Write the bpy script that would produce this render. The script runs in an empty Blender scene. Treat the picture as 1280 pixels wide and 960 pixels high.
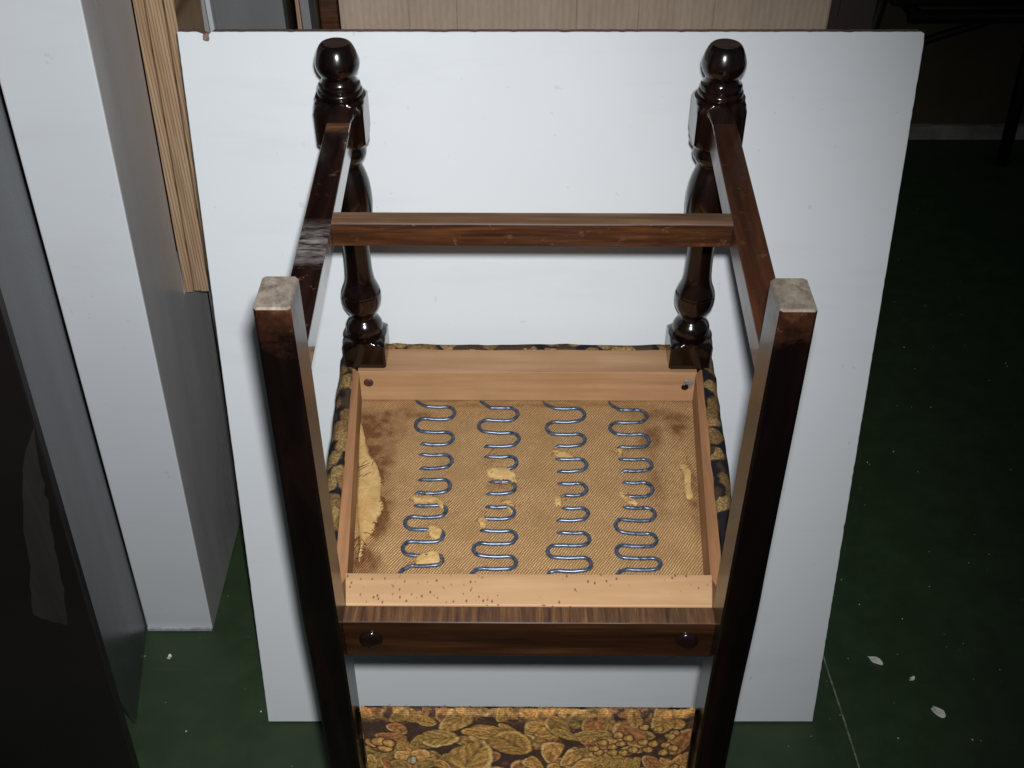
import bpy, bmesh, math, random
import numpy as np
from mathutils import Vector, Matrix
random.seed(7)
rng = np.random.default_rng(11)
R = math.radians
C = bpy.context.scene.collection
SC = bpy.context.scene

# ------------------------------------------------------------------ camera, light, exposure
cam_d = bpy.data.cameras.new('camera')
cam = bpy.data.objects.new('camera', cam_d); C.objects.link(cam)
cam_d.sensor_width = 36.0
cam_d.lens = 1399.5/1280*36
cam_d.clip_start = .05; cam_d.clip_end = 60
cam.location = (0, 0, 1.55)
cam.rotation_euler = (R(90-40.3), 0, 0)
SC.camera = cam

w = bpy.data.worlds.new('World'); SC.world = w; w.use_nodes = True
bg = w.node_tree.nodes['Background']
bg.inputs[0].default_value = (.62, .68, .8, 1); bg.inputs[1].default_value = .06

fl_d = bpy.data.lights.new('camera_flash', 'SPOT')           # the on-camera flash, right of and above the lens
fl_d.energy = 82; fl_d.color = (.965, .985, 1.0); fl_d.shadow_soft_size = .014
fl_d.spot_size = R(91); fl_d.spot_blend = 1.0
fl = bpy.data.objects.new('camera_flash', fl_d); C.objects.link(fl)
fl.location = (.013, .024, 1.578)
fl.rotation_euler = (Vector((-.34, 1.2, .42))-Vector(fl.location)).to_track_quat('-Z', 'Y').to_euler()

SC.view_settings.view_transform = 'Standard'; SC.view_settings.look = 'None'
SC.view_settings.exposure = 0; SC.view_settings.gamma = 1

# ------------------------------------------------------------------ material helpers
class NT:
    def __init__(s, name):
        s.m = bpy.data.materials.new(name); s.m.use_nodes = True
        s.t = s.m.node_tree; s.b = s.t.nodes['Principled BSDF']
    def n(s, typ, **kw):
        nd = s.t.nodes.new(typ)
        for k, v in kw.items():
            if k.startswith('i_'):
                key = k[2:]
                nd.inputs[int(key) if key.isdigit() else key.replace('_', ' ')].default_value = v
            else: setattr(nd, k, v)
        return nd
    def l(s, a, b): s.t.links.new(a, b)
    def coord(s, scale=(1, 1, 1), rot=(0, 0, 0)):
        tc = s.n('ShaderNodeTexCoord'); mp = s.n('ShaderNodeMapping')
        mp.inputs['Scale'].default_value = scale; mp.inputs['Rotation'].default_value = rot
        s.l(tc.outputs['Object'], mp.inputs[0]); return mp.outputs[0]
    def noise(s, vec, scale, detail=4, rough=.55, dist=0):
        nd = s.n('ShaderNodeTexNoise'); s.l(vec, nd.inputs['Vector'])
        nd.inputs['Scale'].default_value = scale; nd.inputs['Detail'].default_value = detail
        nd.inputs['Roughness'].default_value = rough; nd.inputs['Distortion'].default_value = dist
        return nd.outputs['Fac']
    def ramp(s, fac, stops, interp='LINEAR'):
        nd = s.n('ShaderNodeValToRGB'); nd.color_ramp.interpolation = interp
        e = nd.color_ramp.elements
        while len(e) < len(stops): e.new(.5)
        for q, (p, c) in zip(e, stops):
            q.position = p
            q.color = (c, c, c, 1) if isinstance(c, (int, float)) else (*c, 1)
        s.l(fac, nd.inputs[0]); return nd.outputs[0]
    def mix(s, fac, a, b, mode='MIX'):
        nd = s.n('ShaderNodeMix', data_type='RGBA', blend_type=mode)
        for v, i in ((fac, 0), (a, 6), (b, 7)):
            if hasattr(v, 'links'): s.l(v, nd.inputs[i])
            elif isinstance(v, (int, float)): nd.inputs[i].default_value = v
            else: nd.inputs[i].default_value = (*v, 1)
        return nd.outputs[2]
    def math(s, op, a, b=0):
        nd = s.n('ShaderNodeMath', operation=op)
        for v, i in ((a, 0), (b, 1)):
            if hasattr(v, 'links'): s.l(v, nd.inputs[i])
            else: nd.inputs[i].default_value = v
        return nd.outputs[0]
    def bump(s, h, strength=.3, dist=.001):
        nd = s.n('ShaderNodeBump'); nd.inputs['Strength'].default_value = strength
        nd.inputs['Distance'].default_value = dist
        s.l(h, nd.inputs['Height']); s.l(nd.outputs[0], s.b.inputs['Normal']); return nd
    def fin(s, col=None, rough=.5, spec=.5, metal=0, coat=0, coat_rough=.1):
        if col is not None:
            if hasattr(col, 'links'): s.l(col, s.b.inputs['Base Color'])
            else: s.b.inputs['Base Color'].default_value = (*col, 1)
        if hasattr(rough, 'links'): s.l(rough, s.b.inputs['Roughness'])
        else: s.b.inputs['Roughness'].default_value = rough
        s.b.inputs['Specular IOR Level'].default_value = spec
        s.b.inputs['Metallic'].default_value = metal
        s.b.inputs['Coat Weight'].default_value = coat
        s.b.inputs['Coat Roughness'].default_value = coat_rough
        return s.m

AX = {'x': (3, 45, 45), 'y': (45, 3, 45), 'z': (45, 45, 3)}
def wood(name, dark, mid, light, axis='z', rough=(.25, .4), coat=0., sc=1., scuff=None, bump=.15, holes=0, hole_x=None):
    t = NT(name); v = t.coord(tuple(a*sc for a in AX[axis]))
    f = t.noise(v, 1.0, 6, .6, .6); g = t.noise(v, 4.2, 3, .6)
    f2 = t.math('ADD', t.math('MULTIPLY', f, .72), t.math('MULTIPLY', g, .28))
    col = t.ramp(f2, [(.36, dark), (.5, mid), (.66, light)])
    p = t.coord((1, 1, 1)); big = t.noise(p, 14, 3)
    col = t.mix(t.ramp(big, [(.35, 0.), (.7, .45)]), col, dark)
    if scuff:
        q = t.noise(t.coord((1, 1, 1)), 90, 6, .7)
        col = t.mix(t.ramp(q, [(.60, 0.), (.70, .75)]), col, scuff)
    if holes:
        vo = t.n('ShaderNodeTexVoronoi'); vo.inputs['Scale'].default_value = holes; vo.inputs['Randomness'].default_value = 1
        t.l(t.coord((1, .55, 1)), vo.inputs['Vector'])
        d = t.ramp(vo.outputs['Distance'], [(.13, 1.), (.25, 0.)])
        msk = t.ramp(t.noise(p, 22, 2), [(.46, 0.), (.54, 1.)])
        hm = t.math('MULTIPLY', d, msk)
        col = t.mix(t.math('MULTIPLY', hm, .8), col, (.09, .03, .012))
    ro = t.ramp(big, [(.3, rough[0]), (.7, rough[1])])
    t.bump(f2, bump, .0006)
    return t.fin(col, ro, .5, 0, coat, .08)

M = {}
M['dark_wood'] = wood('dark_polished_wood', (.0022, .0010, .0008), (.0052, .0020, .0013), (.018, .0065, .003), 'z', (.13, .26), .3, bump=.05)
M['dark_rail'] = wood('dark_stained_rail_wood', (.014, .005, .0024), (.033, .012, .005), (.075, .030, .011), 'x', (.22, .32), 1., bump=.08)
M['brown_x'] = wood('worn_brown_wood', (.014, .0045, .0017), (.04, .0130, .0043), (.10, .037, .012), 'x', (.3, .48), .1, sc=1.7, scuff=(.12, .06, .03), bump=.25)
M['brown_y'] = wood('red_brown_stretcher_wood', (.024, .0082, .004), (.05, .017, .008), (.095, .034, .015), 'y', (.28, .42), .2, scuff=(.12, .06, .03), bump=.2)
M['brown_dk'] = wood('dark_brown_stretcher_wood', (.014, .005, .004), (.028, .010, .007), (.055, .020, .012), 'y', (.2, .34), .35, scuff=(.17, .1, .07), bump=.2)
M['worn_top'] = wood('rubbed_top_edge_wood', (.07, .033, .016), (.13, .07, .038), (.22, .13, .08), 'x', (.5, .65), 0, bump=.3, sc=1.3)
M['worn_end'] = wood('worn_grey_end_grain', (.085, .064, .047), (.15, .122, .095), (.215, .185, .15), 'z', (.7, .85), 0, scuff=(.10, .055, .03), bump=.5, sc=2.2)
M['end_disc'] = wood('dull_foot_end', (.02, .009, .007), (.045, .022, .018), (.11, .06, .048), 'x', (.4, .55), 0, bump=.3, sc=2)
M['beech'] = wood('raw_beech_wood', (.34, .178, .084), (.43, .24, .118), (.51, .305, .155), 'x', (.55, .7), 0, sc=.8, bump=.14)
M['beech_y'] = wood('raw_side_rail_wood', (.25, .115, .048), (.36, .17, .075), (.47, .24, .11), 'y', (.5, .65), 0, sc=.9, bump=.14)
M['beech_worm'] = wood('wormy_beech_wood', (.43, .245, .12), (.53, .315, .16), (.61, .385, .21), 'x', (.5, .65), 0, sc=.7, bump=.14, holes=190)
M['worm_edge'] = wood('worm_eaten_brown_edge', (.03, .012, .005), (.10, .043, .015), (.22, .105, .037), 'y', (.55, .7), 0, sc=3.2, bump=.5, holes=230)

def post_mat():
    """dark polish worn back to brown near the foot and along the edges of the end"""
    t = NT('dark_post_wood'); v = t.coord((45, 45, 3))
    f = t.noise(v, 1.0, 5, .6, .5)
    col = t.ramp(f, [(.36, (.0014, .0006, .0005)), (.52, (.0025, .0010, .0008)), (.68, (.0062, .0023, .0015))])
    tc = t.n('ShaderNodeTexCoord'); sp = t.n('ShaderNodeSeparateXYZ'); t.l(tc.outputs['Object'], sp.inputs[0])
    n = t.noise(t.coord((1, 1, 1)), 60, 5, .7)
    h = t.math('ADD', sp.outputs[2], t.math('MULTIPLY', t.math('SUBTRACT', n, .5), .09))
    wear = t.ramp(t.math('MULTIPLY', t.math('SUBTRACT', h, 1.03), 22.0), [(.05, 0.), (.7, .4), (1., 1.)])
    col = t.mix(wear, col, (.055, .018, .0075))
    chip = t.math('MULTIPLY', t.ramp(t.noise(t.coord((1, 1, 1)), 170, 4, .7), [(.62, 0.), (.68, .8)]), wear)
    col = t.mix(chip, col, (.17, .085, .042))
    t.bump(f, .08, .0005)
    return t.fin(col, t.ramp(wear, [(0, .32), (1, .5)]), .4, 0, .22, .12)
M['post'] = post_mat()

def scuffed(name, at, reach):
    t = NT(name); v = t.coord((45, 3, 45)); f = t.noise(v, 1.0, 6, .6, .6)
    col = t.ramp(f, [(.36, (.007, .003, .0025)), (.5, (.015, .006, .0045)), (.66, (.03, .012, .008))])
    tc = t.n('ShaderNodeTexCoord'); sp = t.n('ShaderNodeSeparateXYZ'); t.l(tc.outputs['Object'], sp.inputs[0])
    d = t.math('ABSOLUTE', t.math('SUBTRACT', sp.outputs[1], at))
    m1 = t.ramp(t.math('DIVIDE', d, reach), [(.3, 1.), (1., 0.)])
    q = t.noise(t.coord((30, 120, 60)), 1.0, 5, .7)
    sm = t.math('MULTIPLY', m1, t.ramp(q, [(.40, 0.), (.66, .85)]))
    d2 = t.math('ABSOLUTE', t.math('SUBTRACT', sp.outputs[1], -.034))
    m2 = t.math('MULTIPLY', t.ramp(t.math('DIVIDE', d2, .016), [(.2, 1.), (1., 0.)]), t.ramp(q, [(.36, .2), (.58, .9)]))
    col = t.mix(m2, col, (.24, .095, .032))
    col = t.mix(sm, col, (.30, .27, .25))
    q2 = t.noise(t.coord((1, 1, 1)), 95, 6, .7)
    col = t.mix(t.ramp(q2, [(.60, 0.), (.70, .6)]), col, (.15, .08, .05))
    t.bump(f, .15, .0006)
    return t.fin(col, t.ramp(sm, [(0, .18), (1, .6)]), .5, 0, .8, .06)
M['brown_scuffed'] = scuffed('dark_brown_scuffed_wood', -.265, .045)

def laminate(name, col, var=.04, rough=.3, scale=3, streak=(1, 1, 1), spec=.5):
    t = NT(name); v = t.coord(streak)
    f = t.noise(v, scale, 4)
    lo = tuple(c*(1-var) for c in col); hi = tuple(min(1, c*(1+var)) for c in col)
    c = t.ramp(f, [(.3, lo), (.7, hi)])
    s = t.noise(t.coord((6, 6, .7)), 24, 6, .75)
    c = t.mix(t.ramp(s, [(.68, 0.), (.78, .35)]), c, tuple(min(1, q*1.25+.03) for q in col))
    sm = t.noise(t.coord((1.2, 1.2, 7), (.3, .5, .4)), 2.6, 5, .65)
    c = t.mix(t.ramp(sm, [(.54, 0.), (.72, .22)]), c, tuple(q*.78 for q in col))
    pt = t.noise(t.coord((1, 1, 1)), 75, 2, .5)
    c = t.mix(t.ramp(pt, [(.72, 0.), (.76, .3)]), c, tuple(q*.6 for q in col))
    t.bump(t.noise(t.coord((1, 1, 1)), 60, 3), .02, .001)
    return t.fin(c, t.ramp(f, [(.3, rough*.85), (.7, rough*1.2)]), spec)
M['white_lam'] = laminate('white_laminate', (.70, .725, .745), .018, .34)
M['white_paint'] = laminate('white_painted_board', (.62, .645, .67), .03, .4)
M['grey_lam'] = laminate('grey_laminate', (.44, .43, .43), .1, .3, 4, (5, 5, .6))
M['grey_dull'] = laminate('grey_board', (.17, .17, .175), .08, .4, 5, (4, 4, 1))
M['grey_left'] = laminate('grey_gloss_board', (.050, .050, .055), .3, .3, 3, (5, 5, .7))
M['dark_reflection'] = laminate('dark_brown_reflection_face', (.010, .0072, .0075), .25, .3)
M['box_black'] = laminate('soot_black_box', (.004, .003, .003), .2, .7, spec=.08)
M['dark_panel'] = laminate('brown_black_panel', (.022, .014, .013), .15, .5)
t = NT('raw_chipboard_edge'); f = t.noise(t.coord((1, 1, 1)), 420, 4, .7)
M['chip'] = t.fin(t.ramp(f, [(.35, (.10, .06, .045)), (.55, (.26, .17, .13)), (.7, (.42, .32, .26))]), .85); t.bump(f, .6, .001)
t = NT('white_edge_band'); f = t.noise(t.coord((1, 1, 1)), 80, 4)
M['edge'] = t.fin(t.ramp(f, [(.3, (.30, .29, .33)), (.7, (.52, .51, .56))]), .6)

def plywood():
    t = NT('plywood_edge')
    tc = t.n('ShaderNodeTexCoord'); sp = t.n('ShaderNodeSeparateXYZ'); t.l(tc.outputs['Object'], sp.inputs[0])
    nz = t.noise(t.coord((3, 3, 2)), 8, 3)
    x = t.math('ADD', t.math('MULTIPLY', sp.outputs[0], 1.0/.0042), t.math('MULTIPLY', nz, .25))
    fr = t.math('FRACT', x)
    band = t.ramp(fr, [(0, (.16, .085, .04)), (.12, (.38, .25, .155)), (.5, (.48, .335, .22)), (.85, (.41, .27, .165)), (1, (.18, .10, .05))])
    g = t.noise(t.coord((200, 200, 6)), 1.0, 5, .65)
    c = t.mix(t.ramp(g, [(.35, .55), (.62, 0.)]), band, (.21, .12, .06))
    t.bump(g, .3, .001)
    return t.fin(c, .8, .2)
M['ply'] = plywood()

def cardboard():
    t = NT('corrugated_cardboard')
    wv = t.n('ShaderNodeTexWave', wave_type='BANDS', bands_direction='X'); t.l(t.coord((1, 1, 1)), wv.inputs[0])
    wv.inputs['Scale'].default_value = 42; wv.inputs['Distortion'].default_value = .6; wv.inputs['Detail'].default_value = 2
    f = t.noise(t.coord((6, 6, 1.4)), 7, 5, .6)
    c = t.ramp(f, [(.3, (.26, .20, .15)), (.7, (.33, .26, .20))])
    c = t.mix(t.ramp(wv.outputs['Fac'], [(.2, .16), (.7, 0.)]), c, (.16, .115, .08))
    fib = t.noise(t.coord((240, 240, 60)), 1, 3, .7)
    c = t.mix(t.ramp(fib, [(.38, .2), (.6, 0.)]), c, (.2, .14, .09))
    t.bump(wv.outputs['Fac'], .25, .0012)
    return t.fin(c, .9, .2)
M['card'] = cardboard()
t = NT('cardboard_crease'); f = t.noise(t.coord((1, 1, 1)), 60, 3)
M['crease'] = t.fin(t.ramp(f, [(.3, (.19, .145, .105)), (.7, (.25, .195, .145))]), .9, .2)

def floor_mat():
    t = NT('green_floor_paint'); v = t.coord((1, 1, 1))
    a = t.noise(v, 2.3, 5, .6); b = t.noise(v, 17, 6, .65); s = t.noise(v, 140, 3, .6)
    c = t.ramp(a, [(.3, (.024, .046, .019)), (.7, (.034, .062, .025))])
    c = t.mix(t.ramp(b, [(.40, .35), (.62, 0.)]), c, (.022, .032, .016))
    vo = t.n('ShaderNodeTexVoronoi'); vo.inputs['Scale'].default_value = 34; t.l(v, vo.inputs['Vector'])
    sp = t.math('MULTIPLY', t.ramp(vo.outputs['Distance'], [(.045, 1.), (.075, 0.)]), t.ramp(t.noise(v, 11, 2), [(.5, 0.), (.6, .9)]))
    c = t.mix(sp, c, (.22, .25, .2))
    sc = t.noise(t.coord((2.5, 40, 1), (0, 0, R(64))), 1.4, 4, .6)
    c = t.mix(t.ramp(sc, [(.66, 0.), (.76, .15)]), c, (.09, .12, .085))
    t.bump(t.math('ADD', b, t.math('MULTIPLY', s, .3)), .12, .002)
    return t.fin(c, t.ramp(b, [(.3, .38), (.7, .62)]), .4)
M['floor'] = floor_mat()
t = NT('wall_paint'); f = t.noise(t.coord((1, 1, 1)), 5, 5, .6)
M['wall'] = t.fin(t.ramp(f, [(.3, (.06, .045, .024)), (.7, (.09, .067, .037))]), .8, .2)
t = NT('skirting_paint'); f = t.noise(t.coord((1, 1, 1)), 12, 5, .6)
M['skirt'] = t.fin(t.ramp(f, [(.35, (.14, .135, .12)), (.6, (.25, .245, .22))]), .7, .3)
t = NT('black_metal'); f = t.noise(t.coord((1, 1, 1)), 30, 3)
M['black'] = t.fin(t.ramp(f, [(.3, (.004, .004, .004)), (.7, (.009, .008, .007))]), .5, .3)
t = NT('zinc_spring_wire'); f = t.noise(t.coord((1, 1, 1)), 220, 4, .6)
M['spring'] = t.fin(t.ramp(f, [(.35, (.045, .065, .102)), (.65, (.15, .19, .265))]), t.ramp(f, [(.3, .22), (.7, .45)]), .6, .6)
t = NT('screw_steel'); f = t.noise(t.coord((1, 1, 1)), 300, 4, .6)
M['screw_dark'] = t.fin(t.ramp(f, [(.35, (.05, .018, .012)), (.65, (.11, .04, .026))]), .4, .5)
t = NT('dull_bracket_metal'); f = t.noise(t.coord((1, 1, 1)), 260, 4, .6)
M['bracket'] = t.fin(t.ramp(f, [(.35, (.20, .18, .15)), (.65, (.48, .44, .38))]), .5, .5, .5)
t = NT('black_plastic_cap'); f = t.noise(t.coord((1, 1, 1)), 40, 2)
M['cap'] = t.fin(t.ramp(f, [(.3, (.006, .003, .003)), (.7, (.010, .005, .004))]), .12, .5)
t = NT('yellowed_foam'); f = t.noise(t.coord((1, 1, 1)), 130, 6, .7); g = t.noise(t.coord((1, 1, 1)), 30, 3)
c = t.ramp(g, [(.3, (.54, .34, .125)), (.7, (.68, .46, .20))])
M['foam'] = t.fin(t.mix(t.ramp(f, [(.36, .5), (.55, 0.)]), c, (.44, .23, .06)), .9, .2); t.bump(t.math('ADD', f, t.noise(t.coord((1, 1, 1)), 420, 3, .7)), .7, .0018)
t = NT('jute_thread'); f = t.noise(t.coord((1, 1, 1)), 300, 2)
M['thread'] = t.fin(t.ramp(f, [(.3, (.16, .075, .025)), (.7, (.42, .25, .10))]), .9, .2)
t = NT('dark_jute_strand'); f = t.noise(t.coord((1, 1, 1)), 300, 2)
M['strand'] = t.fin(t.ramp(f, [(.3, (.07, .028, .009)), (.7, (.20, .09, .03))]), .9, .2)
t = NT('flake_paint'); f = t.noise(t.coord((1, 1, 1)), 260, 4, .6)
M['flake'] = t.fin(t.ramp(f, [(.3, (.66, .65, .55)), (.65, (.88, .87, .78))]), .8, .3)

def hessian_mat():
    t = NT('hessian_weave')
    at = t.n('ShaderNodeAttribute'); at.attribute_name = 'stain'
    bands = []
    for rot in (R(33), R(-57)):
        wv = t.n('ShaderNodeTexWave', wave_type='BANDS', bands_direction='X')
        t.l(t.coord((1, 1, 1), (0, 0, rot)), wv.inputs[0])
        wv.inputs['Scale'].default_value = 118 if rot > 0 else 137
        wv.inputs['Distortion'].default_value = 2.4; wv.inputs['Detail'].default_value = 2; wv.inputs['Detail Scale'].default_value = 1.6
        bands.append(wv.outputs['Fac'])
    h = t.math('ADD', t.math('MULTIPLY', t.math('MULTIPLY', bands[0], bands[1]), .62), t.math('MULTIPLY', bands[0], .38))
    f = t.noise(t.coord((1, 1, 1)), 26, 5, .65); fi = t.noise(t.coord((1, 1, 1)), 520, 3, .7)
    c = t.ramp(h, [(.04, (.34, .180, .066)), (.32, (.54, .322, .142)), (.75, (.79, .55, .30))])
    c = t.mix(t.ramp(f, [(.34, .35), (.62, 0.)]), c, (.33, .17, .065))
    c = t.mix(t.ramp(fi, [(.40, .45), (.6, 0.)]), c, (.20, .09, .03))
    c = t.mix(at.outputs['Fac'], c, t.ramp(fi, [(.35, (.085, .026, .008)), (.65, (.19, .075, .024))]))
    t.bump(t.math('ADD', h, t.math('MULTIPLY', fi, .5)), .8, .0012)
    return t.fin(c, .9, .15)
M['hessian'] = hessian_mat()

def tapestry_mat():
    t = NT('tapestry_print')
    at = t.n('ShaderNodeAttribute'); at.attribute_name = 'print'
    fi = t.noise(t.coord((500, 500, 900)), 1, 3, .7)
    wv = t.n('ShaderNodeTexWave', wave_type='BANDS', bands_direction='Z'); t.l(t.coord((1, 1, 1)), wv.inputs[0])
    wv.inputs['Scale'].default_value = 190; wv.inputs['Distortion'].default_value = 2.5; wv.inputs['Detail'].default_value = 2
    c = t.mix(t.ramp(fi, [(.38, .55), (.58, 0.)]), at.outputs['Color'], (.05, .025, .015))
    c = t.mix(t.ramp(wv.outputs['Fac'], [(.1, .22), (.5, 0.)]), c, (.04, .024, .016))
    t.bump(t.math('ADD', wv.outputs['Fac'], fi), .7, .0008)
    return t.fin(c, .9, .15)
M['tapestry'] = tapestry_mat()

def cover_mat():
    t = NT('tapestry_seat_cover'); v = t.coord((1, 1, .8))
    dv = t.n('ShaderNodeTexNoise'); t.l(v, dv.inputs['Vector']); dv.inputs['Scale'].default_value = 55
    ds = t.n('ShaderNodeVectorMath', operation='MULTIPLY_ADD'); t.l(dv.outputs['Color'], ds.inputs[0]); ds.inputs[1].default_value = (.018,)*3; t.l(v, ds.inputs[2])
    vo = t.n('ShaderNodeTexVoronoi'); vo.inputs['Scale'].default_value = 46; t.l(ds.outputs[0], vo.inputs['Vector'])
    cell = t.ramp(vo.outputs['Color'], [(.2, (.07, .045, .026)), (.3, (.27, .16, .058)), (.5, (.44, .28, .11)), (.75, (.33, .18, .07))], 'CONSTANT')
    vein = t.noise(t.coord((1, 1, 1)), 330, 3, .6)
    c = t.mix(t.ramp(vein, [(.42, .6), (.56, 0.)]), cell, (.06, .032, .012))
    e = t.ramp(vo.outputs['Distance'], [(.56, 0.), (.70, 1.)])
    c = t.mix(e, c, (.010, .010, .016))
    fi = t.noise(t.coord((500, 500, 500)), 1, 3, .7)
    c = t.mix(t.ramp(fi, [(.36, .4), (.6, 0.)]), c, (.03, .02, .014))
    t.bump(t.math('SUBTRACT', fi, vo.outputs['Distance']), .8, .002)
    return t.fin(c, .9, .15)
M['cover'] = cover_mat()

# ------------------------------------------------------------------ object helpers
def link(name, me, mats, parent=None, loc=(0, 0, 0)):
    for m in (mats if isinstance(mats, (list, tuple)) else [mats]):
        me.materials.append(m)
    o = bpy.data.objects.new(name, me); C.objects.link(o); o.location = loc
    if parent: o.parent = parent
    return o
def tag(o, label=None, cat=None, group=None, kind=None):
    for k, v in (('label', label), ('category', cat), ('group', group), ('kind', kind)):
        if v: o[k] = v
    return o
def pyd(name, verts, faces, mats, parent=None, loc=(0, 0, 0), smooth=False):
    me = bpy.data.meshes.new(name); me.from_pydata([tuple(map(float, v)) for v in verts], [], faces); me.update()
    if smooth:
        for p in me.polygons: p.use_smooth = True
    return link(name, me, mats, parent, loc)
def finish_bm(bm, name, mats, parent=None, loc=(0, 0, 0), smooth=False):
    bmesh.ops.recalc_face_normals(bm, faces=bm.faces)
    me = bpy.data.meshes.new(name); bm.to_mesh(me); bm.free()
    if smooth:
        for p in me.polygons: p.use_smooth = True
    return link(name, me, mats, parent, loc)
HF = [(0, 1, 2, 3), (7, 6, 5, 4), (0, 4, 5, 1), (1, 5, 6, 2), (2, 6, 7, 3), (3, 7, 4, 0)]
def hexa_bm(c8, bev=.0015, seg=2, cuts=0):
    """c8: bottom ring then top ring"""
    bm = bmesh.new(); vs = [bm.verts.new(c) for c in c8]
    for f in HF: bm.faces.new([vs[i] for i in f])
    bmesh.ops.recalc_face_normals(bm, faces=bm.faces)
    if bev: bmesh.ops.bevel(bm, geom=list(bm.edges), offset=bev, segments=seg, affect='EDGES', profile=.5)
    return bm
def box8(x0, x1, y0, y1, z0, z1):
    return [(x0, y0, z0), (x1, y0, z0), (x1, y1, z0), (x0, y1, z0), (x0, y0, z1), (x1, y0, z1), (x1, y1, z1), (x0, y1, z1)]
def box(name, x0, x1, y0, y1, z0, z1, mats, parent=None, bev=.0015, lean=(0, 0)):
    c = box8(x0, x1, y0, y1, z0, z1)
    c = [(x+lean[0]*(z-z0), y+lean[1]*(z-z0), z) for x, y, z in c]
    return finish_bm(hexa_bm(c, bev), name, mats, parent)
def tube_data(path, r, ns=8):
    P = np.array(path, float); n = len(P); T = np.gradient(P, axis=0); T /= np.linalg.norm(T, axis=1)[:, None]
    up = np.array([0, 0, 1.]); V = []; F = []
    for i in range(n):
        a = np.cross(T[i], up); la = np.linalg.norm(a)
        a = a/la if la > 1e-6 else np.array([1., 0, 0]); b = np.cross(a, T[i])
        rr = r[i] if hasattr(r, '__len__') else r
        for k in range(ns):
            q = 2*math.pi*k/ns; V.append(P[i]+rr*(math.cos(q)*a+math.sin(q)*b))
    for i in range(n-1):
        for k in range(ns):
            F.append((i*ns+k, i*ns+(k+1) % ns, (i+1)*ns+(k+1) % ns, (i+1)*ns+k))
    F.append(tuple(range(ns))[::-1]); F.append(tuple((n-1)*ns+k for k in range(ns)))
    return V, F
def catmull(pts, m=8):
    P = [np.array(p, float) for p in pts]; P = [2*P[0]-P[1]]+P+[2*P[-1]-P[-2]]; out = []
    for i in range(1, len(P)-2):
        for k in range(m):
            s = k/m
            out.append(.5*((2*P[i])+(-P[i-1]+P[i+1])*s+(2*P[i-1]-5*P[i]+4*P[i+1]-P[i+2])*s*s+(-P[i-1]+3*P[i]-3*P[i+1]+P[i+2])*s**3))
    out.append(P[-2]); return out
def vnoise(x, y, s, seed=0):
    """smooth value noise, vectorised"""
    r = np.random.default_rng(seed).random((64, 64))
    x = np.asarray(x)*s; y = np.asarray(y)*s
    i = np.floor(x).astype(int); j = np.floor(y).astype(int); u = x-i; v = y-j
    u = u*u*(3-2*u); v = v*v*(3-2*v)
    g = lambda a, b: r[a % 64, b % 64]
    return (g(i, j)*(1-u)+g(i+1, j)*u)*(1-v)+(g(i, j+1)*(1-u)+g(i+1, j+1)*u)*v
def fbm(x, y, s, seed=0, o=4):
    return sum(vnoise(x, y, s*2**k, seed+k)*.5**k for k in range(o))/sum(.5**k for k in range(o))
def grid_faces(nu, nv):
    i = np.arange(nu-1)[:, None]*nv+np.arange(nv-1)[None, :]
    return np.stack([i, i+nv, i+nv+1, i+1], -1).reshape(-1, 4)
def grid_obj(name, V, nu, nv, mats, parent, attr=None, flip=False):
    F = grid_faces(nu, nv)
    if flip: F = F[:, ::-1]
    me = bpy.data.meshes.new(name); me.vertices.add(len(V)); me.vertices.foreach_set('co', V.astype(np.float32).ravel())
    me.loops.add(F.size); me.loops.foreach_set('vertex_index', F.ravel().astype(np.int32))
    me.polygons.add(len(F)); me.polygons.foreach_set('loop_start', np.arange(0, F.size, 4, dtype=np.int32))
    me.polygons.foreach_set('loop_total', np.full(len(F), 4, dtype=np.int32))
    me.polygons.foreach_set('use_smooth', np.ones(len(F), dtype=bool)); me.update(calc_edges=True)
    if attr:
        nm, dat = attr
        if dat.ndim == 1:
            a = me.attributes.new(nm, 'FLOAT', 'POINT'); a.data.foreach_set('value', dat.astype(np.float32))
        else:
            a = me.attributes.new(nm, 'FLOAT_COLOR', 'POINT')
            a.data.foreach_set('color', np.concatenate([dat, np.ones((len(dat), 1))], 1).astype(np.float32).ravel())
    me.validate()
    return link(name, me, mats, parent)

# ------------------------------------------------------------------ the setting
def plane_obj(name, x0, x1, y0, y1, z, m):
    return pyd(name, [(x0, y0, z), (x1, y0, z), (x1, y1, z), (x0, y1, z)], [(0, 1, 2, 3)], m)
tag(plane_obj('floor', -4, 5, -2, 4.2, 0, M['floor']), kind='structure')
tag(box('wall', -4, 5, 2.93, 3.05, .001, 2.6, M['wall'], bev=0), kind='structure')
sk = []
bm = bmesh.new(); nx = 120
lo = [bm.verts.new((-1.0+5*i/nx, 2.912+random.uniform(-.001, .001), .002)) for i in range(nx+1)]
hi = [bm.verts.new((-1.0+5*i/nx, 2.916+random.uniform(-.001, .001), .043+random.uniform(-.003, .003))) for i in range(nx+1)]
bk = [bm.verts.new((-1.0+5*i/nx, 2.929, .044)) for i in range(nx+1)]
for i in range(nx):
    bm.faces.new((lo[i], lo[i+1], hi[i+1], hi[i])); bm.faces.new((hi[i], hi[i+1], bk[i+1], bk[i]))
tag(finish_bm(bm, 'skirting', M['skirt']), kind='structure')
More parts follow.
